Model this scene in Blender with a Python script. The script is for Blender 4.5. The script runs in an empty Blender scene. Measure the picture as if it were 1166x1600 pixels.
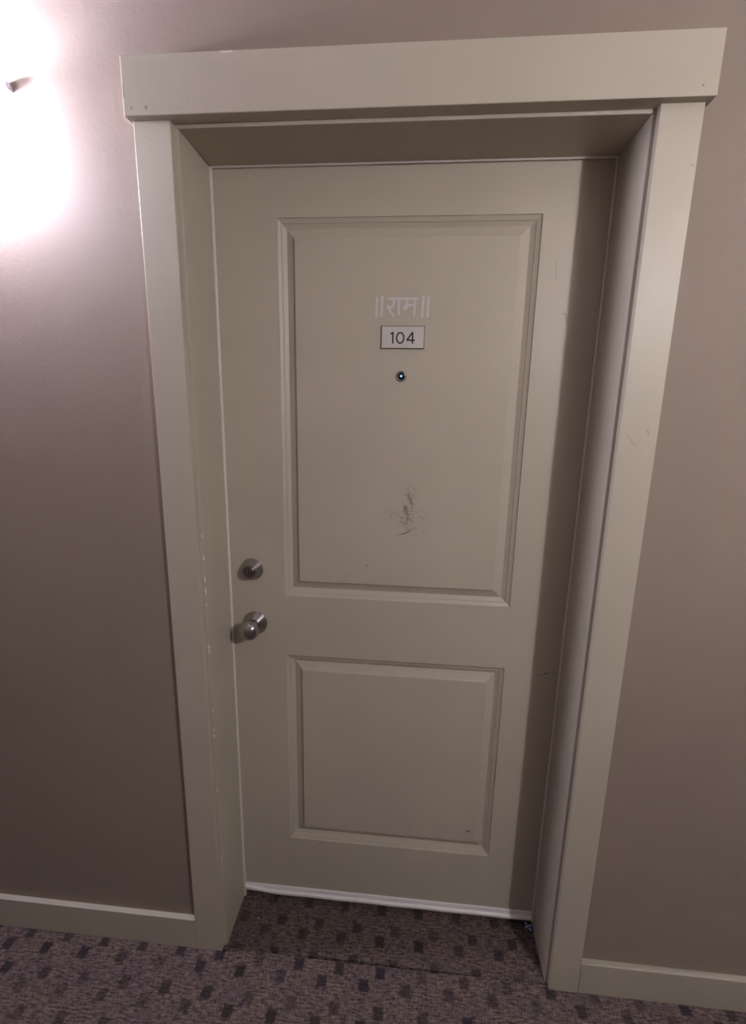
import bpy, bmesh, math, random
from mathutils import Vector, Matrix
random.seed(104)
scene = bpy.context.scene
col = scene.collection

# ------------------------------------------------------------------ camera
cam_d = bpy.data.cameras.new('camera')
cam = bpy.data.objects.new('camera', cam_d)
col.objects.link(cam)
scene.camera = cam
cam_d.sensor_fit = 'HORIZONTAL'
cam_d.sensor_width = 36.0
cam_d.lens = 36.0 * 725.13 / 1166.0
cam_d.clip_start = 0.02
R = ((0.99599937, -0.08168643, -0.03622956),
     (0.08742142, 0.97471039, 0.20566272),
     (0.01851348, -0.20800718, 0.97795208))          # columns: right, forward, up
m = Matrix.Identity(4)
for i in range(3):
    m[i][0] = R[i][0]; m[i][1] = R[i][2]; m[i][2] = -R[i][1]
m[0][3], m[1][3], m[2][3] = -0.0311, -1.1466, 1.495
cam.matrix_world = m

# ------------------------------------------------------------------ world, exposure
w = bpy.data.worlds.new('world'); scene.world = w; w.use_nodes = True
w.node_tree.nodes['Background'].inputs[0].default_value = (0.5, 0.47, 0.45, 1)
w.node_tree.nodes['Background'].inputs[1].default_value = 0.0
vs = scene.view_settings
vs.view_transform = 'Standard'; vs.look = 'None'; vs.gamma = 1.0; vs.use_curve_mapping = False
vs.exposure = 1.17
SHADE_POWER = 24.0           # lit glass of the corridor sconces
BULB_POWER = 780.0           # the bulb inside each
LAMP_COOL = (0.82, 0.80, 0.99)   # the sconce beside the door
LAMP_WARM = (0.97, 0.97, 1.00)    # its twin on the opposite wall

# ------------------------------------------------------------------ node helpers
class NT:
    def __init__(s, name):
        s.mat = bpy.data.materials.new(name); s.mat.use_nodes = True
        s.t = s.mat.node_tree; s.b = s.t.nodes['Principled BSDF']; s.out = s.t.nodes['Material Output']
    def n(s, typ, **kw):
        x = s.t.nodes.new(typ)
        for k, v in kw.items(): setattr(x, k, v)
        return x
    def put(s, sock, v):
        if v is None: return
        if isinstance(v, bpy.types.NodeSocket): s.t.links.new(v, sock)
        else: sock.default_value = v
    def M(s, op, a, b=None, c=None, clamp=False):
        x = s.n('ShaderNodeMath', operation=op, use_clamp=clamp)
        for i, v in enumerate((a, b, c)): s.put(x.inputs[i], v)
        return x.outputs[0]
    def V(s, op, a, b=None, scale=None):
        x = s.n('ShaderNodeVectorMath', operation=op)
        s.put(x.inputs[0], a); s.put(x.inputs[1], b)
        if scale is not None: s.put(x.inputs['Scale'], scale)
        return x.outputs['Value'] if op in ('DOT_PRODUCT', 'LENGTH', 'DISTANCE') else x.outputs[0]
    def ramp(s, v, a, b, lo=0.0, hi=1.0, smooth=True):
        x = s.n('ShaderNodeMapRange', clamp=True)
        if smooth: x.interpolation_type = 'SMOOTHSTEP'
        s.put(x.inputs[0], v)
        for i, q in enumerate((a, b, lo, hi)): s.put(x.inputs[i + 1], q)
        return x.outputs[0]
    def noise(s, vec, scale, detail=2.0, rough=0.5):
        x = s.n('ShaderNodeTexNoise'); s.put(x.inputs['Vector'], vec)
        x.inputs['Scale'].default_value = scale; x.inputs['Detail'].default_value = detail
        x.inputs['Roughness'].default_value = rough
        return x.outputs[0]
    def mix(s, f, a, b):
        x = s.n('ShaderNodeMix', data_type='RGBA'); s.put(x.inputs[0], f)
        for i, v in ((6, a), (7, b)):
            s.put(x.inputs[i], v if isinstance(v, bpy.types.NodeSocket) else (*v, 1.0))
        return x.outputs[2]
    def obj(s): return s.n('ShaderNodeTexCoord').outputs['Object']
    def bump(s, h, strength, dist):
        x = s.n('ShaderNodeBump'); x.inputs['Strength'].default_value = strength
        x.inputs['Distance'].default_value = dist; s.put(x.inputs['Height'], h)
        s.t.links.new(x.outputs[0], s.b.inputs['Normal'])
    def set(s, **kw):
        for k, v in kw.items():
            k = k.replace('_', ' ')
            if isinstance(v, tuple) and len(v) == 3: v = (*v, 1.0)
            s.put(s.b.inputs[k], v)
        return s.mat

PAINT = (0.465, 0.413, 0.337)
WALL = (0.285, 0.225, 0.187)

def capsule(T, p, A, B, r, soft):
    """1 inside a thin stroke from A to B, fading to 0 at its rim"""
    A = Vector(A); B = Vector(B); d = B - A; L2 = max(d.dot(d), 1e-9)
    q = T.V('SUBTRACT', p, tuple(A))
    t = T.M('MULTIPLY', T.V('DOT_PRODUCT', q, tuple(d)), 1.0 / L2, clamp=True)
    e = T.V('SUBTRACT', q, T.V('SCALE', tuple(d), None, t))
    return T.ramp(T.V('LENGTH', e), r, r + soft, 1.0, 0.0)

def paint_mat(name, base=PAINT, marks=(), rough=0.42, tex=None):
    """satin wall paint; marks = (A, B, radius, softness, amount, colour, broken up by noise?)"""
    T = NT(name); o = T.obj()
    n1 = T.noise(o, 3.0, 3.0)
    c = T.mix(T.ramp(n1, 0.3, 0.7, 0.0, 1.0), tuple(v * 0.97 for v in base), tuple(min(1, v * 1.03) for v in base))
    if marks:
        wob = T.noise(o, 60.0, 2.0)
        for A, B, r, soft, amt, colr, broken in marks:
            p = T.V('ADD', o, T.V('SCALE', T.n('ShaderNodeTexNoise').outputs[1], None, 0.0)) if False else o
            k = capsule(T, p, A, B, r, soft)
            if broken:
                k = T.M('MULTIPLY', k, T.ramp(T.noise(o, broken, 3.0, 0.6), 0.46, 0.62))
            k = T.M('MULTIPLY', k, amt)
            c = T.mix(k, c, colr)
    if tex: c = tex(T, o, c)
    h = T.M('ADD', T.noise(o, 260.0, 2.0), T.M('MULTIPLY', T.noise(o, 25.0, 2.0), 1.5))
    T.bump(h, 0.10, 0.002)
    return T.set(Base_Color=c, Roughness=rough, Specular_IOR_Level=0.35)

def wall_mat():
    T = NT('tan_wall_paint'); o = T.obj()
    c = T.mix(T.ramp(T.noise(o, 2.0, 3.0), 0.3, 0.7), tuple(v * 0.96 for v in WALL), tuple(v * 1.04 for v in WALL))
    h = T.M('ADD', T.noise(o, 420.0, 3.0, 0.6), T.M('MULTIPLY', T.noise(o, 90.0, 2.0), 1.2))
    T.bump(h, 0.09, 0.0025)
    return T.set(Base_Color=c, Roughness=0.62, Specular_IOR_Level=0.25)

def plain(name, colr, rough=0.5, metal=0.0, **kw):
    T = NT(name); o = T.obj()
    c = T.mix(T.noise(o, 40.0, 2.0), tuple(v * 0.95 for v in colr), tuple(min(1, v * 1.05) for v in colr))
    return T.set(Base_Color=c, Roughness=rough, Metallic=metal, **kw)

def brushed(name, colr, rough, aniso=0.0, axis=None):
    T = NT(name); o = T.obj()
    c = T.mix(T.noise(o, 300.0, 2.0), tuple(v * 0.9 for v in colr), colr)
    T.set(Base_Color=c, Roughness=rough, Metallic=1.0, Anisotropic=aniso, Anisotropic_Rotation=0.25 if axis else 0.0)
    if axis:
        tg = T.n('ShaderNodeTangent', direction_type='RADIAL', axis=axis)
        T.t.links.new(tg.outputs[0], T.b.inputs['Tangent'])
    return T.mat

def carpet_mat(name, ox, oy, dark=1.0):
    T = NT(name); o = T.obj()
    sep = T.n('ShaderNodeSeparateXYZ'); T.put(sep.inputs[0], o)
    wob = T.n('ShaderNodeTexNoise'); T.put(wob.inputs['Vector'], o)
    wob.inputs['Scale'].default_value = 130.0; wob.inputs['Detail'].default_value = 2.0
    ws = T.n('ShaderNodeSeparateXYZ'); T.put(ws.inputs[0], wob.outputs[1])
    X = T.M('ADD', sep.outputs[0], T.M('MULTIPLY', T.M('SUBTRACT', ws.outputs[0], 0.5), 0.010))
    Y = T.M('ADD', sep.outputs[1], T.M('MULTIPLY', T.M('SUBTRACT', ws.outputs[1], 0.5), 0.010))
    def blocks(cx, cy, px, py, hx, hy):
        gx = T.M('MULTIPLY', T.M('SUBTRACT', X, cx), 1 / px); gy = T.M('MULTIPLY', T.M('SUBTRACT', Y, cy), 1 / py)
        ix = T.M('ROUND', gx); iy = T.M('ROUND', gy)
        fx = T.M('MULTIPLY', T.M('ABSOLUTE', T.M('SUBTRACT', gx, ix)), px / hx)
        fy = T.M('MULTIPLY', T.M('ABSOLUTE', T.M('SUBTRACT', gy, iy)), py / hy)
        k = T.ramp(T.M('MAXIMUM', fx, fy), 0.70, 1.22, 1.0, 0.0)
        cmb = T.n('ShaderNodeCombineXYZ'); T.put(cmb.inputs[0], ix); T.put(cmb.inputs[1], iy); cmb.inputs[2].default_value = cx
        wn = T.n('ShaderNodeTexWhiteNoise', noise_dimensions='3D'); T.put(wn.inputs['Vector'], cmb.outputs[0])
        return T.M('MULTIPLY', k, T.ramp(wn.outputs[0], 0.0, 1.0, 0.45, 0.92, False)), wn.outputs[0]
    b1, r1 = blocks(-0.634 + ox, -0.169 + oy, 0.113, 0.0875, 0.0135, 0.0150)
    b2, r2 = blocks(-0.677 + ox, -0.2015 + oy, 0.113, 0.0875, 0.0135, 0.0150)
    k = T.M('MAXIMUM', b1, b2)
    mp = T.n('ShaderNodeMapping'); T.put(mp.inputs[0], o); mp.inputs['Scale'].default_value = (48, 230, 1)
    yarn = T.noise(mp.outputs[0], 1.0, 3.0, 0.65)
    mp2 = T.n('ShaderNodeMapping'); T.put(mp2.inputs[0], o); mp2.inputs['Scale'].default_value = (260, 75, 1)
    yarn2 = T.noise(mp2.outputs[0], 1.0, 2.0, 0.6)
    y = T.M('ADD', T.M('MULTIPLY', yarn, 0.65), T.M('MULTIPLY', yarn2, 0.35))
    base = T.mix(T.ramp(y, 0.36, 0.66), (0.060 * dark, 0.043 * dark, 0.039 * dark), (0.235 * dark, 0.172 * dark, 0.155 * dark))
    hue = T.mix(T.ramp(T.noise(o, 14.0, 2.0), 0.35, 0.65), (0.90, 0.88, 0.98), (1.02, 1.0, 0.95))
    mul = T.n('ShaderNodeMix', data_type='RGBA', blend_type='MULTIPLY'); mul.inputs[0].default_value = 1.0
    T.put(mul.inputs[6], base); T.put(mul.inputs[7], hue)
    dk = T.mix(r1, (0.030, 0.020, 0.018), (0.026, 0.022, 0.030))
    c = T.mix(k, mul.outputs[2], dk)
    T.bump(y, 1.0, 0.006)
    return T.set(Base_Color=c, Roughness=0.95, Specular_IOR_Level=0.08)

# ------------------------------------------------------------------ mesh helpers
def box(bm, x0, x1, y0, y1, z0, z1):
    v = [bm.verts.new(p) for p in ((x0, y0, z0), (x1, y0, z0), (x1, y1, z0), (x0, y1, z0),
                                   (x0, y0, z1), (x1, y0, z1), (x1, y1, z1), (x0, y1, z1))]
    for f in ((0, 3, 2, 1), (4, 5, 6, 7), (0, 1, 5, 4), (1, 2, 6, 5), (2, 3, 7, 6), (3, 0, 4, 7)):
        bm.faces.new([v[i] for i in f])

def obj(name, bm, mat, parent=None, base=(0, 0, 0), bevel=0.0, smooth=False, seg=2):
    """link one mesh object; vertices come in world space, base is the origin of its thing"""
    bmesh.ops.recalc_face_normals(bm, faces=bm.faces[:])
    bmesh.ops.translate(bm, verts=bm.verts[:], vec=-Vector(base))
    me = bpy.data.meshes.new(name); bm.to_mesh(me); bm.free()
    if smooth:
        for p in me.polygons: p.use_smooth = True
    me.materials.append(mat)
    o = bpy.data.objects.new(name, me); col.objects.link(o)
    if parent: o.parent = parent
    else: o.location = base
    if bevel:
        b = o.modifiers.new('bevel', 'BEVEL'); b.width = bevel; b.segments = seg; b.limit_method = 'ANGLE'
    return o

def empty(name, loc, rz=0.0):
    o = bpy.data.objects.new(name, None); col.objects.link(o)
    o.location = loc; o.rotation_euler = (0, 0, rz); o.empty_display_size = 0.1
    return o

def tag(o, label=None, cat=None, kind=None, group=None):
    for k, v in (('label', label), ('category', cat), ('kind', kind), ('group', group)):
        if v: o[k] = v
    return o

def lathe(bm, c, prof, n=64, caps=True):
    """surface of revolution about an axis along -y through c; prof = (radius, distance out of the door)"""
    rings = []
    for r, d in prof:
        if r < 1e-6: rings.append([bm.verts.new((c[0], c[1] - d, c[2]))])
        else: rings.append([bm.verts.new((c[0] + r * math.cos(2 * math.pi * i / n), c[1] - d, c[2] + r * math.sin(2 * math.pi * i / n))) for i in range(n)])
    for a, b in zip(rings, rings[1:]):
        for i in range(n):
            j = (i + 1) % n
            if len(a) == 1 and len(b) == 1: continue
            if len(a) == 1: bm.faces.new((a[0], b[i], b[j]))
            elif len(b) == 1: bm.faces.new((a[i], a[j], b[0]))
            else: bm.faces.new((a[i], a[j], b[j], b[i]))

def stroke(bm, pts, wid, y0, y1):
    """a flat pen stroke in the plane of the door, extruded from y0 to y1; wid a number or one per point"""
    n = len(pts); ws = wid if isinstance(wid, (list, tuple)) else [wid] * n
    P = [Vector((x, 0, z)) for x, z in pts]; L = []; Rr = []
    for i in range(n):
        t = (P[min(i + 1, n - 1)] - P[max(i - 1, 0)]).normalized()
        nn = Vector((-t.z, 0, t.x))
        k = 1.0
        if 0 < i < n - 1:
            a = (P[i] - P[i - 1]).normalized(); k = 1.0 / max(0.5, abs(t.dot(a)))
        L.append(P[i] + nn * ws[i] / 2 * k); Rr.append(P[i] - nn * ws[i] / 2 * k)
    def vv(p, y): return bm.verts.new((p.x, y, p.z))
    la = [vv(p, y0) for p in L]; ra = [vv(p, y0) for p in Rr]; lb = [vv(p, y1) for p in L]; rb = [vv(p, y1) for p in Rr]
    for i in range(n - 1):
        bm.faces.new((la[i], la[i + 1], ra[i + 1], ra[i])); bm.faces.new((lb[i], rb[i], rb[i + 1], lb[i + 1]))
        bm.faces.new((la[i], lb[i], lb[i + 1], la[i + 1])); bm.faces.new((ra[i], ra[i + 1], rb[i + 1], rb[i]))
    bm.faces.new((la[0], ra[0], rb[0], lb[0])); bm.faces.new((la[-1], lb[-1], rb[-1], ra[-1]))

def curve(p0, p1, p2, n=8):
    return [((1 - t) ** 2 * p0[0] + 2 * t * (1 - t) * p1[0] + t * t * p2[0],
             (1 - t) ** 2 * p0[1] + 2 * t * (1 - t) * p1[1] + t * t * p2[1]) for t in [i / n for i in range(n + 1)]]

# ------------------------------------------------------------------ measures (metres)
YW = -0.1454                       # plane of the corridor wall; the door face is y = 0
YC = -0.1608                       # front of side casings and baseboards
YH = -0.1766                       # front of head casing
XL, XR, ZH = -0.5101, 0.3743, 2.03 # clear opening between the jambs
YB = -1.65                         # opposite wall
CEIL = 2.60

M_wall = wall_mat()
M_ceil = paint_mat('pale_ceiling_paint', (0.40, 0.39, 0.37), rough=0.8)
M_trim = paint_mat('taupe_trim_paint')

# ------------------------------------------------------------------ structure
bm = bmesh.new()
box(bm, -4.5, XL - 0.018, YW, 0.06, 0, CEIL)
box(bm, XR + 0.018, 4.5, YW, 0.06, 0, CEIL)
box(bm, XL - 0.018, XR + 0.018, YW, 0.06, ZH + 0.018, CEIL)
tag(obj('wall_front', bm, M_wall), 'tan painted corridor wall around the recessed doorway', 'wall', 'structure')
bm = bmesh.new(); box(bm, -4.5, 4.5, YB - 0.1, YB, 0, CEIL)
tag(obj('wall_back', bm, M_wall), 'tan corridor wall opposite the doorway', 'wall', 'structure')
bm = bmesh.new(); box(bm, -4.6, -4.5, YB - 0.1, 0.06, 0, CEIL)
tag(obj('wall_left', bm, M_wall), 'tan end wall at the left end of the corridor', 'wall', 'structure')
bm = bmesh.new(); box(bm, 4.5, 4.6, YB - 0.1, 0.06, 0, CEIL)
tag(obj('wall_right', bm, M_wall), 'tan end wall at the right end of the corridor', 'wall', 'structure')
bm = bmesh.new(); box(bm, -4.6, 4.6, YB - 0.1, 0.06, CEIL, CEIL + 0.1)
tag(obj('ceiling', bm, M_ceil), 'pale painted corridor ceiling above the sconces', 'ceiling', 'structure')

# floor: corridor carpet, with the strip in the doorway laid separately so the cut edge shows
def rag(x, seed):
    r = random.Random(int((x + 5) * 4000) * 7 + seed)
    return r.uniform(-0.0007, 0.0007)
bm = bmesh.new()
xs = [-4.5, -2.0] + [XL - 0.018 + i * 0.006 for i in range(int((XR - XL + 0.036) / 0.006) + 1)] + [2.0, 4.5]
top = []; low = []
for x in xs:
    inside = XL - 0.02 <= x <= XR + 0.02
    gap = 0.0052 if -0.284 < x < 0.185 else (0.0012 if inside else 0)
    if -0.284 < x < 0.185: gap *= min(1, (0.185 - x) / 0.12 + 0.25)
    y = -0.1500 - gap / 2 + rag(x, 1) if inside else YW
    top.append((x, y)); low.append(x)
va = [bm.verts.new((x, y, 0)) for x, y in top]; vb = [bm.verts.new((x, YB, 0)) for x in low]
vc = [bm.verts.new((x, y, -0.012)) for x, y in top]; vd = [bm.verts.new((x, YB, -0.012)) for x in low]
for i in range(len(xs) - 1):
    bm.faces.new((va[i], vb[i], vb[i + 1], va[i + 1])); bm.faces.new((va[i], va[i + 1], vc[i + 1], vc[i]))
    bm.faces.new((vc[i], vc[i + 1], vd[i + 1], vd[i])); bm.faces.new((vb[i], vd[i], vd[i + 1], vb[i + 1]))
floor = obj('floor', bm, carpet_mat('corridor_carpet', 0, 0))
tag(floor, 'brown purple loop pile corridor carpet with small dark squares', 'carpet', 'structure')
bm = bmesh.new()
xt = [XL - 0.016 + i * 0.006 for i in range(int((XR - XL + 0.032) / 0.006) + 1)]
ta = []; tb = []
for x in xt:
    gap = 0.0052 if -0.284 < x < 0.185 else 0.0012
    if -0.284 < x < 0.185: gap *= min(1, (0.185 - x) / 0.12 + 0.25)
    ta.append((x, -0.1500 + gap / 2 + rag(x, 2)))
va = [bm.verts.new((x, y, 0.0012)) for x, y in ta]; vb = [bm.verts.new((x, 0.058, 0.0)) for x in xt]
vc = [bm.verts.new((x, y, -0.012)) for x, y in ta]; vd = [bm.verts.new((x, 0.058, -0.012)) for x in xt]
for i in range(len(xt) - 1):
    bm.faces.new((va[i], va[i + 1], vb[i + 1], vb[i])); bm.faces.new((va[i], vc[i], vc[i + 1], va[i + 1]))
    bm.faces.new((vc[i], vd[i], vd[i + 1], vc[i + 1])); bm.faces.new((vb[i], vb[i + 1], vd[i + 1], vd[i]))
tc = obj('carpet_strip', bm, carpet_mat('shaded_doorway_carpet', 0.035, 0.02, 0.9), floor)  # same carpet, the shade of the recess put into a darker colour
tag(tc, 'separate strip of the same carpet laid in the doorway')
bm = bmesh.new(); box(bm, -4.5, 4.5, YB, 0.058, -0.03, -0.0125)
obj('subfloor', bm, plain('dark_subfloor', (0.03, 0.027, 0.025), 0.9), floor)
# loose yarn ends along the cut
bm = bmesh.new()
for i in range(70):
    x = random.uniform(XL + 0.02, XR - 0.02); y = -0.150 + random.uniform(-0.003, 0.003)
    a = random.uniform(-0.6, 0.6); L = random.uniform(0.004, 0.013); r = 0.0006
    dx, dy = math.cos(a) * L, math.sin(a) * L * 0.5
    pts = [Vector((x, y, 0.0012)), Vector((x + dx / 2, y + dy / 2, 0.003 + random.uniform(0, .001))), Vector((x + dx, y + dy, 0.0014))]
    prev = None
    for p in pts:
        ring = [bm.verts.new(p + Vector((0, r * math.cos(k * 2.0944), r * math.sin(k * 2.0944)))) for k in range(3)]
        if prev:
            for k in range(3): bm.faces.new((prev[k], prev[(k + 1) % 3], ring[(k + 1) % 3], ring[k]))
        prev = ring
fy = obj('frayed_yarn', bm, plain('pale_yarn', (0.20, 0.15, 0.135), 0.9), floor)
fy['kind'] = 'stuff'

# baseboards
M_base = paint_mat('taupe_baseboard_paint', tuple(v * 0.97 for v in PAINT))
bm = bmesh.new(); box(bm, -4.5, -0.5926, YC, YW, 0.0, 0.0988)
tag(obj('baseboard_left', bm, M_base, base=(-2.5, YW, 0), bevel=0.0012), 'taupe baseboard left of the doorway under the sconce', 'baseboard', 'structure')
bm = bmesh.new(); box(bm, 0.4556, 4.5, YC, YW, 0.0, 0.0988)
tag(obj('baseboard_right', bm, M_base, base=(2.5, YW, 0), bevel=0.0012), 'taupe baseboard right of the doorway', 'baseboard', 'structure')

# ------------------------------------------------------------------ casing
DARK = (0.10, 0.075, 0.06); PALE = (0.75, 0.70, 0.62)
casing = tag(empty('trim_1', (0, YW, 0)), 'wide flat taupe door casing boards with an overhanging head board', 'door casing', 'structure')
cb = (0, YW, 0)
def mk(a, b, r, soft, amt, colr, broken=0, y=YC):
    f = lambda p: (p[0] - 0, y - YW, p[1])
    return (f(a), f(b), r, soft, amt, colr, broken)
M_casR = paint_mat('scratched_casing_paint', marks=[
    mk((0.395, 1.462), (0.4135, 1.4405), 0.0002, 0.0014, 0.30, DARK), mk((0.4135, 1.4405), (0.4222, 1.450), 0.0002, 0.0014, 0.22, DARK),
    mk((0.4345, 1.472), (0.4365, 1.464), 0.0003, 0.0016, 0.45, DARK), mk((0.447, 1.94), (0.449, 1.939), 0.0005, 0.002, 0.3, DARK)])
bm = bmesh.new(); box(bm, -0.5921, -0.5180, YC, YW, 0, 2.0367)
obj('side_casing', bm, M_trim, casing, cb, 0.0012)
bm = bmesh.new(); box(bm, 0.3809, 0.4549, YC, YW, 0, 2.0367)
obj('side_casing', bm, M_casR, casing, cb, 0.0012)
M_head = paint_mat('chipped_head_paint', marks=[
    mk((-0.405, 2.1335), (-0.386, 2.1335), 0.0012, 0.002, 0.75, PALE, 0, YH), mk((-0.5845, 2.0505), (-0.5840, 2.0495), 0.0012, 0.002, 0.5, DARK, 0, YH),
    mk((-0.5556, 2.0510), (-0.5552, 2.0480), 0.0010, 0.002, 0.6, DARK, 0, YH), mk((0.4385, 2.0525), (0.4395, 2.0520), 0.0008, 0.0015, 0.6, DARK, 0, YH),
    mk((-0.598, 2.085), (-0.5975, 2.068), 0.0006, 0.0018, 0.5, DARK, 0, YH)])
bm = bmesh.new(); box(bm, -0.600, 0.4646, YH, YW, 2.0367, 2.1348)
obj('head_casing', bm, M_head, casing, cb, 0.0014)

# ------------------------------------------------------------------ jamb lining and weatherstrip
frame = tag(empty('trim_2', (0, 0, 0)), 'deep taupe jamb lining of the doorway with a pale weatherstrip', 'door frame', 'structure')
CH = (0.85, 0.78, 0.70); RUST = (0.22, 0.10, 0.06)
ch = []
for z, L, colr, amt in ((1.155, .005, CH, .9), (1.104, .008, CH, .9), (1.076, .006, CH, .9), (1.068, .004, CH, .7), (1.040, .003, CH, .6),
                        (0.930, .006, CH, .9), (0.918, .004, CH, .7), (0.755, .004, CH, .6), (0.70, .003, CH, .7), (0.682, .005, CH, .8), (0.519, .006, CH, .6), (0.30, .006, CH, .4), (1.21, .003, CH, .5)):
    ch.append(((XL, YW + 0.0004, z - L / 2), (XL, YW + 0.0004, z + L / 2), 0.0017, 0.0009, min(1, amt + 0.1), colr, 0))
M_jambL = paint_mat('chipped_jamb_paint', marks=ch)
bm = bmesh.new(); box(bm, XL - 0.018, XL, YW, 0.05, 0, ZH)
obj('side_jamb', bm, M_jambL, frame, (0, 0, 0), 0.0012)
bm = bmesh.new(); box(bm, XR, XR + 0.018, YW, 0.05, 0, ZH)
obj('side_jamb', bm, M_trim, frame, (0, 0, 0), 0.0012)
bm = bmesh.new(); box(bm, XL - 0.018, XR + 0.018, YW, 0.05, ZH, ZH + 0.018)
obj('head_jamb', bm, M_trim, frame, (0, 0, 0), 0.0012)
M_strip = plain('pale_weatherstrip', (0.74, 0.67, 0.64), 0.5)
bm = bmesh.new(); box(bm, XL, XL + 0.0056, -0.0075, -0.0012, 0.003, ZH - 0.0002)
obj('weatherstrip', bm, M_strip, frame, (0, 0, 0), 0.0012)
bm = bmesh.new(); box(bm, XR - 0.0042, XR, -0.0075, -0.0012, 0.016, ZH - 0.0002)
obj('weatherstrip', bm, M_strip, frame, (0, 0, 0), 0.0012)
bm = bmesh.new(); box(bm, XL + 0.0058, XR - 0.0044, -0.0075, -0.0016, ZH - 0.0042, ZH)
obj('weatherstrip', bm, M_strip, frame, (0, 0, 0), 0.0012)

# ------------------------------------------------------------------ door
door = tag(empty('door_1', (-0.068, 0, 0)), 'closed taupe two panel apartment door numbered 104 in a deep doorway', 'door', 'structure')
db = (-0.068, 0, 0)
def dm(a, b, r, soft, amt, colr=DARK, broken=0, y=0.0):
    f = lambda p: (p[0] + 0.068, y, p[1])
    return (f(a), f(b), r, soft, amt, colr, broken)
M_slab = paint_mat('taupe_door_paint', marks=[
    dm((0.318, 0.823), (0.345, 0.833), 0.0004, 0.0015, 0.6), dm((0.345, 0.833), (0.374, 0.838), 0.0003, 0.0012, 0.5),
    dm((0.336, 0.831), (0.338, 0.831), 0.0012, 0.0015, 0.6),
    dm((0.268, 1.83), (0.270, 1.795), 0.0002, 0.0016, 0.30), dm((0.299, 1.722), (0.3035, 1.700), 0.0004, 0.0020, 0.35), dm((0.292, 1.722), (0.299, 1.720), 0.0003, 0.0016, 0.3)])
# stiles and rails: the face with two openings, a back and four sides
U = dict(o=(-0.3608, 0.2315, 1.0125, 1.9254), i=(-0.3193, 0.1861, 1.0557, 1.8835))
Lw = dict(o=(-0.3585, 0.2312, 0.2324, 0.8390), i=(-0.3156, 0.1878, 0.2781, 0.7936))
DX0, DX1, DZ0, DZ1, DT = XL + 0.002, XR - 0.002, 0.018, ZH - 0.003, 0.044
bm = bmesh.new()
ux = (U['o'][0] + Lw['o'][0]) / 2, (U['o'][1] + Lw['o'][1]) / 2
box(bm, DX0, ux[0], 0, DT, DZ0, DZ1); box(bm, ux[1], DX1, 0, DT, DZ0, DZ1)
for z0, z1 in ((DZ0, Lw['o'][2]), (Lw['o'][3], U['o'][2]), (U['o'][3], DZ1)): box(bm, ux[0], ux[1], 0, DT, z0, z1)
bmesh.ops.remove_doubles(bm, verts=bm.verts[:], dist=1e-5)
obj('door_slab', bm, M_slab, door, db)
PROF = ((0.0, -0.00005), (0.018, 0.0024), (0.20, 0.0066), (0.225, 0.0060), (0.245, 0.0080), (0.46, 0.0134), (0.50, 0.0138), (0.53, 0.0130),
        (0.945, 0.0056), (0.972, 0.0050), (0.990, 0.0006), (1.0, 0.0002))
def panel(d, mat):
    bm = bmesh.new(); rings = []
    o_, i_ = d['o'], d['i']
    o_ = (ux[0], ux[1], o_[2], o_[3])
    for t, y in PROF:
        x0, x1, z0, z1 = [o_[k] + (i_[k] - o_[k]) * t for k in range(4)]
        rings.append([bm.verts.new(p) for p in ((x0, y, z0), (x1, y, z0), (x1, y, z1), (x0, y, z1))])
    for a, b in zip(rings, rings[1:]):
        for k in range(4): bm.faces.new((a[k], a[(k + 1) % 4], b[(k + 1) % 4], b[k]))
    bm.faces.new(rings[-1])
    bk = [bm.verts.new((v.co.x, DT - 0.002, v.co.z)) for v in rings[0]]
    for k in range(4): bm.faces.new((rings[0][k], bk[k], bk[(k + 1) % 4], rings[0][(k + 1) % 4]))
    bm.faces.new(bk[::-1])
    return obj('door_panel', bm, mat, door, db, 0.0002, seg=1)
M_up = paint_mat('scuffed_panel_paint', marks=[
    dm((-0.035, 1.302), (-0.040, 1.222), 0.008, 0.016, 0.40, DARK, 120.0), dm((-0.036, 1.296), (-0.030, 1.272), 0.001, 0.006, 0.4, DARK, 120.0),
    dm((-0.045, 1.265), (-0.042, 1.250), 0.003, 0.005, 0.45), dm((-0.036, 1.288), (-0.031, 1.276), 0.002, 0.004, 0.35),
    dm((-0.038, 1.236), (-0.042, 1.224), 0.001, 0.005, 0.35),
    dm((-0.085, 1.250), (-0.060, 1.235), 0.004, 0.016, 0.30, DARK, 110.0), dm((-0.010, 1.255), (-0.004, 1.240), 0.002, 0.012, 0.25, DARK, 110.0),
    dm((-0.070, 1.1915), (-0.052, 1.195), 0.0002, 0.0018, 0.40), dm((-0.052, 1.195), (-0.040, 1.200), 0.0006, 0.0014, 0.85), dm((-0.040, 1.200), (-0.030, 1.207), 0.0006, 0.0014, 0.80),
    dm((-0.030, 1.207), (-0.014, 1.2145), 0.0002, 0.0016, 0.40), dm((-0.047, 1.204), (-0.030, 1.211), 0.0001, 0.0014, 0.18),
    dm((-0.1415, 1.107), (-0.1405, 1.106), 0.0012, 0.0015, 0.6), dm((0.0, 1.205), (0.002, 1.204), 0.001, 0.003, 0.2)])
M_lo = paint_mat('dented_panel_paint', marks=[
    dm((0.163, 0.3135), (0.170, 0.3125), 0.0018, 0.0025, 0.75), dm((0.179, 0.312), (0.180, 0.311), 0.0008, 0.0025, 0.4)])
panel(U, M_up); panel(Lw, M_lo)

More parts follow.
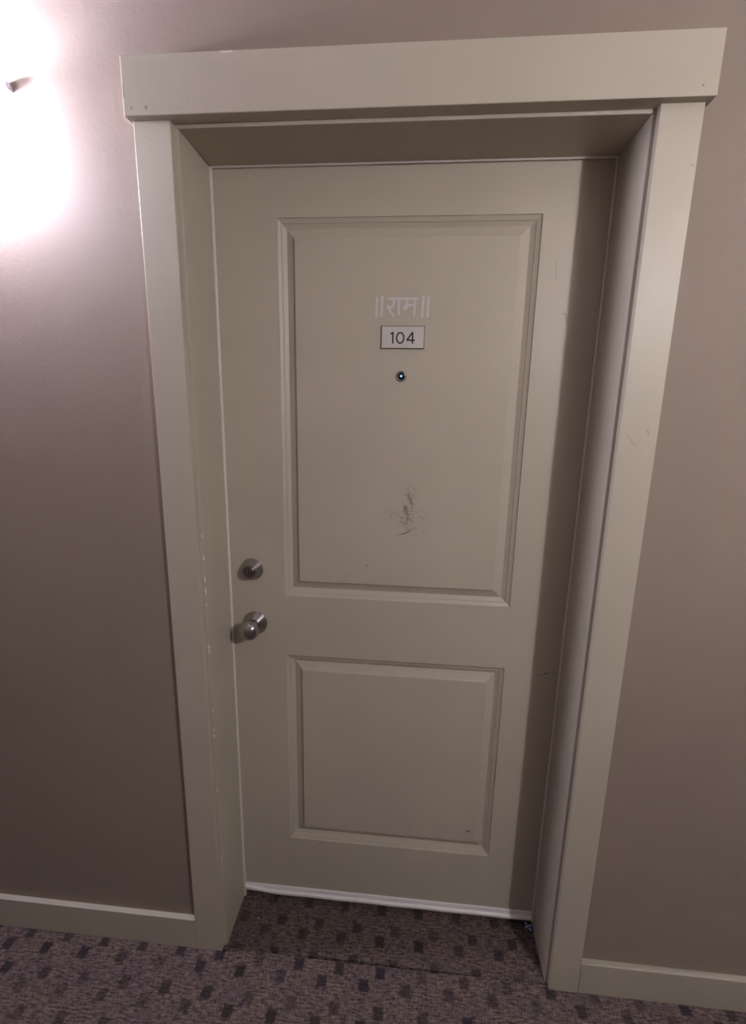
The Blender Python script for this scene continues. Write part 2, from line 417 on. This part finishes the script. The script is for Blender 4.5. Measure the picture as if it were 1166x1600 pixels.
# door sweep along the bottom: a flat flange over a rounded drip
M_sweep = plain('white_door_sweep', (0.74, 0.70, 0.72), 0.45)
bm = bmesh.new()
N = 40
for i in range(N + 1):
    x = XL + 0.0062 + (XR - 0.0046 - XL - 0.0062) * i / N
    u = (x - XL)
    lift = 0.010 * max(0.0, 1 - u / 0.11) ** 1.5 + 0.0006 * math.sin(u * 37)
    zb = 0.026 + lift
    prof = ((-0.0002, 0.0505), (-0.0030, 0.0505), (-0.0042, 0.0485), (-0.0060, zb + 0.0130), (-0.0110, zb + 0.0095), (-0.0120, zb + 0.0060), (-0.0112, zb + 0.0015), (-0.0085, zb), (-0.0002, zb))
    ring = [bm.verts.new((x, y, z)) for y, z in prof]
    if i:
        for k in range(len(ring)):
            j = (k + 1) % len(ring); bm.faces.new((prev[k], prev[j], ring[j], ring[k]))
    else: bm.faces.new(ring)
    prev = ring
bm.faces.new(prev[::-1])
sw = obj('door_sweep', bm, M_sweep, door, db); sw['label'] = 'white door sweep along the bottom edge'

# deadbolt
M_nickel = brushed('brushed_nickel', (0.42, 0.39, 0.38), 0.30, 0.85, 'Y')
M_dark = brushed('dark_cylinder_metal', (0.22, 0.20, 0.19), 0.32)
M_black = plain('black_slot', (0.015, 0.013, 0.012), 0.6)
c = (-0.4478, 0, 1.083)
bm = bmesh.new(); lathe(bm, c, ((0, 0.0001), (0.0300, 0.0001), (0.0303, 0.0015), (0.0292, 0.0032), (0.0190, 0.0240), (0.0182, 0.0252), (0.0162, 0.0252), (0.0160, 0.0226), (0, 0.0226)))
dbolt = obj('deadbolt', bm, M_nickel, door, db, 0, True); dbolt['label'] = 'round brushed nickel deadbolt above the doorknob'
dbolt.data.polygons.foreach_set('use_smooth', [True] * len(dbolt.data.polygons))
e = dbolt.modifiers.new('edges', 'EDGE_SPLIT'); e.split_angle = math.radians(35)
bm = bmesh.new(); lathe(bm, (c[0], c[1], c[2]), ((0, 0.0227), (0.0140, 0.0227), (0.0140, 0.0244), (0.0128, 0.0254), (0, 0.0254)), 48)
cyl = obj('key_cylinder', bm, M_dark, dbolt, db); cyl.modifiers.new('edges', 'EDGE_SPLIT')
bm = bmesh.new(); box(bm, c[0] - 0.0011, c[0] + 0.0011, -0.0257, -0.0250, c[2] - 0.0035, c[2] + 0.0052)
obj('keyway', bm, M_black, dbolt, db)
bm = bmesh.new()
for s in (-1, 1): box(bm, c[0] + s * 0.0036 - 0.0009, c[0] + s * 0.0036 + 0.0009, -0.0257, -0.0250, c[2] + 0.0010, c[2] + 0.0058)
obj('cylinder_stamp', bm, brushed('bright_stamp_metal', (0.7, 0.68, 0.66), 0.3), dbolt, db)

# doorknob
k0 = (-0.4435, 0, 0.930)
bm = bmesh.new(); lathe(bm, k0, ((0, 0.0001), (0.0325, 0.0001), (0.0330, 0.0020), (0.0318, 0.0042), (0.0285, 0.0085), (0.0225, 0.0160), (0.0185, 0.0210), (0.0, 0.0210)))
rose = None
bm2 = bmesh.new(); lathe(bm2, k0, ((0.0, 0.0205), (0.0165, 0.0205), (0.0165, 0.0250), (0.0185, 0.0300), (0.0225, 0.0360), (0.0252, 0.0430), (0.0260, 0.0500), (0.0250, 0.0570), (0.0218, 0.0630), (0.0168, 0.0670), (0.0095, 0.0692), (0.0, 0.0698)))
knob = obj('doorknob', bm2, brushed('polished_nickel', (0.48, 0.46, 0.48), 0.24, 0.7, 'Y'), door, db, 0, True); knob['label'] = 'satin nickel round doorknob on a flared rose'
sd = knob.modifiers.new('smooth', 'SUBSURF'); sd.levels = 1; sd.render_levels = 1
rose = obj('rose_plate', bm, M_nickel, knob, db, 0, True)
e = rose.modifiers.new('edges', 'EDGE_SPLIT'); e.split_angle = math.radians(40)

# number plate
M_plate = brushed('brushed_silver_plate', (0.70, 0.67, 0.66), 0.45)
M_edge = plain('dark_plate_edge', (0.055, 0.042, 0.038), 0.5)
M_ink = plain('black_numeral', (0.012, 0.011, 0.014), 0.5)
px0, px1, pz0, pz1 = -0.1157, -0.0146, 1.6440, 1.6949
bm = bmesh.new(); box(bm, px0, px1, -0.0026, 0.0010, pz0, pz1)
plate = obj('number_plate', bm, M_edge, door, db, 0.0004); plate['label'] = 'silver number plate reading 104 with a thin dark edge'
bm = bmesh.new(); box(bm, px0 + 0.0014, px1 - 0.0014, -0.0036, -0.0020, pz0 + 0.0014, pz1 - 0.0014)
obj('plate_face', bm, plain('silver_plate_face', (0.58, 0.545, 0.52), 0.42, 0.15), plate, db, 0.0003)
S = (px1 - px0) / 495.0
def pp(u, v): return (px0 + (u - 333) * S, pz1 - (v - 578) * S)
def digit(strokes, wid):
    bm = bmesh.new()
    for s in strokes: stroke(bm, [pp(*q) for q in s], wid, -0.0039, -0.0034)
    return obj('numeral', bm, M_ink, plate, db)
W = 0.0033
digit([[(440, 668), (470, 652)], [(468, 646), (468, 771)]], W)
digit([[(552 + 41 * math.sin(a), 710 - 57 * math.cos(a)) for a in [i * 2 * math.pi / 28 for i in range(29)]]], W)
digit([[(692, 648), (628, 734)], [(624, 734), (717, 734)], [(692, 646), (692, 771)]], W)

# peephole
c = (-0.0662, 0, 1.5821)
bm = bmesh.new(); lathe(bm, c, ((0.0086, -0.006), (0.0128, -0.006), (0.0128, 0.0010), (0.0118, 0.0028), (0.0098, 0.0036), (0.0088, 0.0030), (0.0086, -0.006)), 48)
peep = obj('peephole', bm, brushed('peephole_nickel', (0.52, 0.50, 0.46), 0.3), door, db, 0, True); peep['label'] = 'small round peephole with a dark lens'
e = peep.modifiers.new('edges', 'EDGE_SPLIT'); e.split_angle = math.radians(40)
T = NT('black_peephole_glass'); gm = T.set(Base_Color=(0.002, 0.004, 0.008), Roughness=0.03, Specular_IOR_Level=0.6)
bm = bmesh.new(); lathe(bm, c, ((0.0, -0.002), (0.0086, -0.002), (0.0086, 0.0018), (0.0078, 0.0030), (0.0062, 0.0042), (0.0040, 0.0050), (0.0022, 0.0053), (0.0, 0.0053)), 40)
obj('lens', bm, gm, peep, db, 0, True)
T = NT('painted_daylight_glow'); o_ = T.obj()  # glow painted on the opaque lens, imitating daylight seen through it
dist = T.V('LENGTH', T.V('SUBTRACT', o_, (c[0] + 0.068, -0.0053, c[2])))
T.set(Base_Color=(0.0, 0.0, 0.0), Emission_Color=T.mix(T.ramp(dist, 0.0, 0.0030), (0.75, 0.92, 1.0), (0.10, 0.28, 0.50)),
      Emission_Strength=T.ramp(dist, 0.0000, 0.0044, 0.85, 0.0), Roughness=0.05)
bm = bmesh.new(); lathe(bm, (c[0], 0, c[2]), ((0.0048, 0.0047), (0.0040, 0.00512), (0.0022, 0.00545), (0.0, 0.00548)), 32)
obj('painted_lens_glint', bm, T.mat, peep, db, 0, True)

# vinyl lettering: headline and letters between double bars
M_vinyl = plain('pale_vinyl', (0.60, 0.55, 0.56), 0.45)
sx = (-0.0044 + 0.1322) / (673 - 586.0); sz = (1.7591 - 1.7147) / 32.0
def tp(u, v):
    X = 575 + u / 10.6; Y = 450 + v / 10.6
    return (-0.1322 + (X - 586) * sx, 1.7591 - (Y - 463) * sz)
def letter(name, strokes, parent, wid=0.0050):
    bm = bmesh.new()
    for k, s in enumerate(strokes):
        stroke(bm, [tp(*q) for q in s], wid, -0.00042 - 0.00004 * k, -0.00001)
    return obj(name, bm, M_vinyl, parent, db)
head = letter('sticker_lettering', [[(332, 178), (832, 178)]], door, 0.0046)
head['label'] = 'pale Devanagari lettering sticker between double bars above the number plate'
letter('letter', [[(436, 196), (436, 270)] + curve((436, 270), (425, 330), (342, 322), 6)[1:], [(330, 290), (352, 330)] + curve((352, 330), (375, 395), (446, 466), 6)[1:]], head, 0.0046)
letter('letter', [[(522, 196), (520, 450)]], head)
letter('letter', [[(660, 196), (655, 300)] + curve((655, 300), (652, 352), (625, 352), 5)[1:] + curve((625, 352), (602, 345), (612, 305), 5)[1:], [(612, 292), (780, 282)], [(790, 196), (778, 466)]], head, 0.0046)
for a, b in (((152, 150), (150, 484)), ((244, 132), (232, 470)), ((922, 126), (912, 486)), ((1010, 140), (1000, 484))):
    letter('sticker_bar', [[a, b]], head, 0.0052)

# ------------------------------------------------------------------ sconces
def shade_mat(colr):
    T = NT('lit_frosted_glass')          # thin frosted glass: part of the bulb's light goes straight through, the rest makes it glow
    T.set(Base_Color=(0.9, 0.88, 0.86), Roughness=0.3, Emission_Color=colr, Emission_Strength=SHADE_POWER)
    tr = T.n('ShaderNodeBsdfTransparent'); mx = T.n('ShaderNodeMixShader'); mx.inputs[0].default_value = 0.25
    T.t.links.new(tr.outputs[0], mx.inputs[1]); T.t.links.new(T.b.outputs[0], mx.inputs[2]); T.t.links.new(mx.outputs[0], T.out.inputs[0])
    return T.mat
def bulb_mat(colr):
    return NT('lit_bulb').set(Base_Color=(0.9, 0.9, 0.9), Emission_Color=colr, Emission_Strength=BULB_POWER)
M_bracket = plain('satin_bracket_metal', (0.66, 0.63, 0.70), 0.45, 0.3)
def sconce_parts(root, colr):
    """wall plane is local y = 0, room is -y; rim at z = 0"""
    M_shade = shade_mat(colr); M_bulb = bulb_mat(colr)
    def shell(k):
        vs_ = []
        for j in range(13):
            ph = j / 12 * math.pi / 2
            vs_.append([(0.152 * k * math.cos(t) * math.cos(ph) ** 0.85, -0.004 - 0.100 * k * math.sin(t) * math.cos(ph) ** 0.85, -0.112 * k * math.sin(ph)) for t in [i / 28 * math.pi for i in range(29)]])
        return vs_
    bm = bmesh.new()
    out = [[bm.verts.new(p) for p in r] for r in shell(1.0)]; inn = [[bm.verts.new(p) for p in r] for r in shell(0.965)]
    for g in (out, inn):
        for a, b in zip(g, g[1:]):
            for i in range(28): bm.faces.new((a[i], a[i + 1], b[i + 1], b[i]))
    for i in range(28): bm.faces.new((out[0][i], inn[0][i], inn[0][i + 1], out[0][i + 1]))
    for s in (0, 28):
        for j in range(12): bm.faces.new((out[j][s], out[j + 1][s], inn[j + 1][s], inn[j][s]))
    bmesh.ops.remove_doubles(bm, verts=bm.verts[:], dist=1e-5)
    obj('glass_shade', bm, M_shade, root, (0, 0, 0), 0, True)
    bm = bmesh.new(); box(bm, -0.055, 0.055, -0.012, 0.0, -0.075, 0.0)
    obj('back_plate', bm, M_bracket, root, (0, 0, 0), 0.002)
    for s in (-1, 1):
        bm = bmesh.new()
        p = [(0.1400, 0.0110), (0.1545, 0.0095), (0.1562, 0.0060), (0.1568, -0.0055), (0.1400, -0.0035)]
        a = [bm.verts.new((s * x, -0.015, z)) for x, z in p]; b = [bm.verts.new((s * x, 0.0, z)) for x, z in p]
        bm.faces.new(a); bm.faces.new(b[::-1])
        for i in range(5): bm.faces.new((a[i], b[i], b[(i + 1) % 5], a[(i + 1) % 5]))
        obj('end_clip', bm, M_bracket, root, (0, 0, 0), 0.0008)
    bm = bmesh.new(); prev = None
    prof = [(0.0, -0.100), (0.013, -0.100), (0.013, -0.084), (0.025, -0.066), (0.030, -0.048), (0.027, -0.032), (0.016, -0.020), (0.0, -0.017)]
    for r, z in prof:
        ring = [bm.verts.new((r * math.cos(i * math.pi / 8), -0.052 + r * math.sin(i * math.pi / 8), z)) for i in range(16)] if r else [bm.verts.new((0, -0.052, z))]
        if prev:
            for i in range(16):
                j = (i + 1) % 16
                if len(prev) == 1: bm.faces.new((prev[0], ring[i], ring[j]))
                elif len(ring) == 1: bm.faces.new((prev[i], prev[j], ring[0]))
                else: bm.faces.new((prev[i], prev[j], ring[j], ring[i]))
        prev = ring
    obj('bulb', bm, M_bulb, root, (0, 0, 0), 0, True)
    return root
sc1 = sconce_parts(empty('wall_sconce', (-1.0005, YW, 2.1045)), LAMP_COOL)
tag(sc1, 'lit frosted glass bowl sconce on the wall left of the doorway', 'wall light', group='corridor wall sconces')
sc2 = sconce_parts(empty('wall_sconce', (1.09, YB, 2.1045), math.pi), LAMP_WARM)
tag(sc2, 'lit frosted glass bowl sconce on the wall opposite the doorway', 'wall light', group='corridor wall sconces')

# ------------------------------------------------------------------ small things on the carpet
bm = bmesh.new()
bmesh.ops.create_grid(bm, x_segments=7, y_segments=7, size=0.5)
rr = random.Random(5)
for v in bm.verts:
    x, y = v.co.x, v.co.y
    v.co = Vector((0.360 + x * 0.020, -0.016 + 0.008 * y + rr.uniform(-0.003, 0.003), 0.010 + (y - 0.5 * x) * 0.013 + rr.uniform(-0.0022, 0.0022)))
mn = min(v.co.z for v in bm.verts)
for v in bm.verts: v.co.z += 0.0013 - mn
T = NT('crumpled_blue_plastic'); o_ = T.obj()
bl = T.set(Base_Color=T.mix(T.ramp(T.noise(o_, 170.0, 2.0), 0.46, 0.56), (0.05, 0.10, 0.42), (0.62, 0.72, 0.95)), Roughness=0.25)
sp = obj('plastic_scrap', bm, bl, base=(0.360, -0.016, 0.0013))
so = sp.modifiers.new('thick', 'SOLIDIFY'); so.thickness = 0.0004
tag(sp, 'crumpled scrap of blue plastic at the right foot of the door', 'scrap')
bm = bmesh.new()
bmesh.ops.create_icosphere(bm, subdivisions=2, radius=0.0017)
for v in bm.verts: v.co = Vector((v.co.x * (1.0 + 0.4 * rr.random()), v.co.y * (1 + 0.3 * rr.random()), v.co.z * 0.6 + 0.0016)) + Vector((-0.4448, -0.0654, 0))
tag(obj('lint_speck', bm, plain('pale_lint', (0.6, 0.58, 0.55), 0.9), base=(-0.4448, -0.0654, 0.001)), 'tiny pale speck of lint on the dark carpet in the doorway', 'lint')
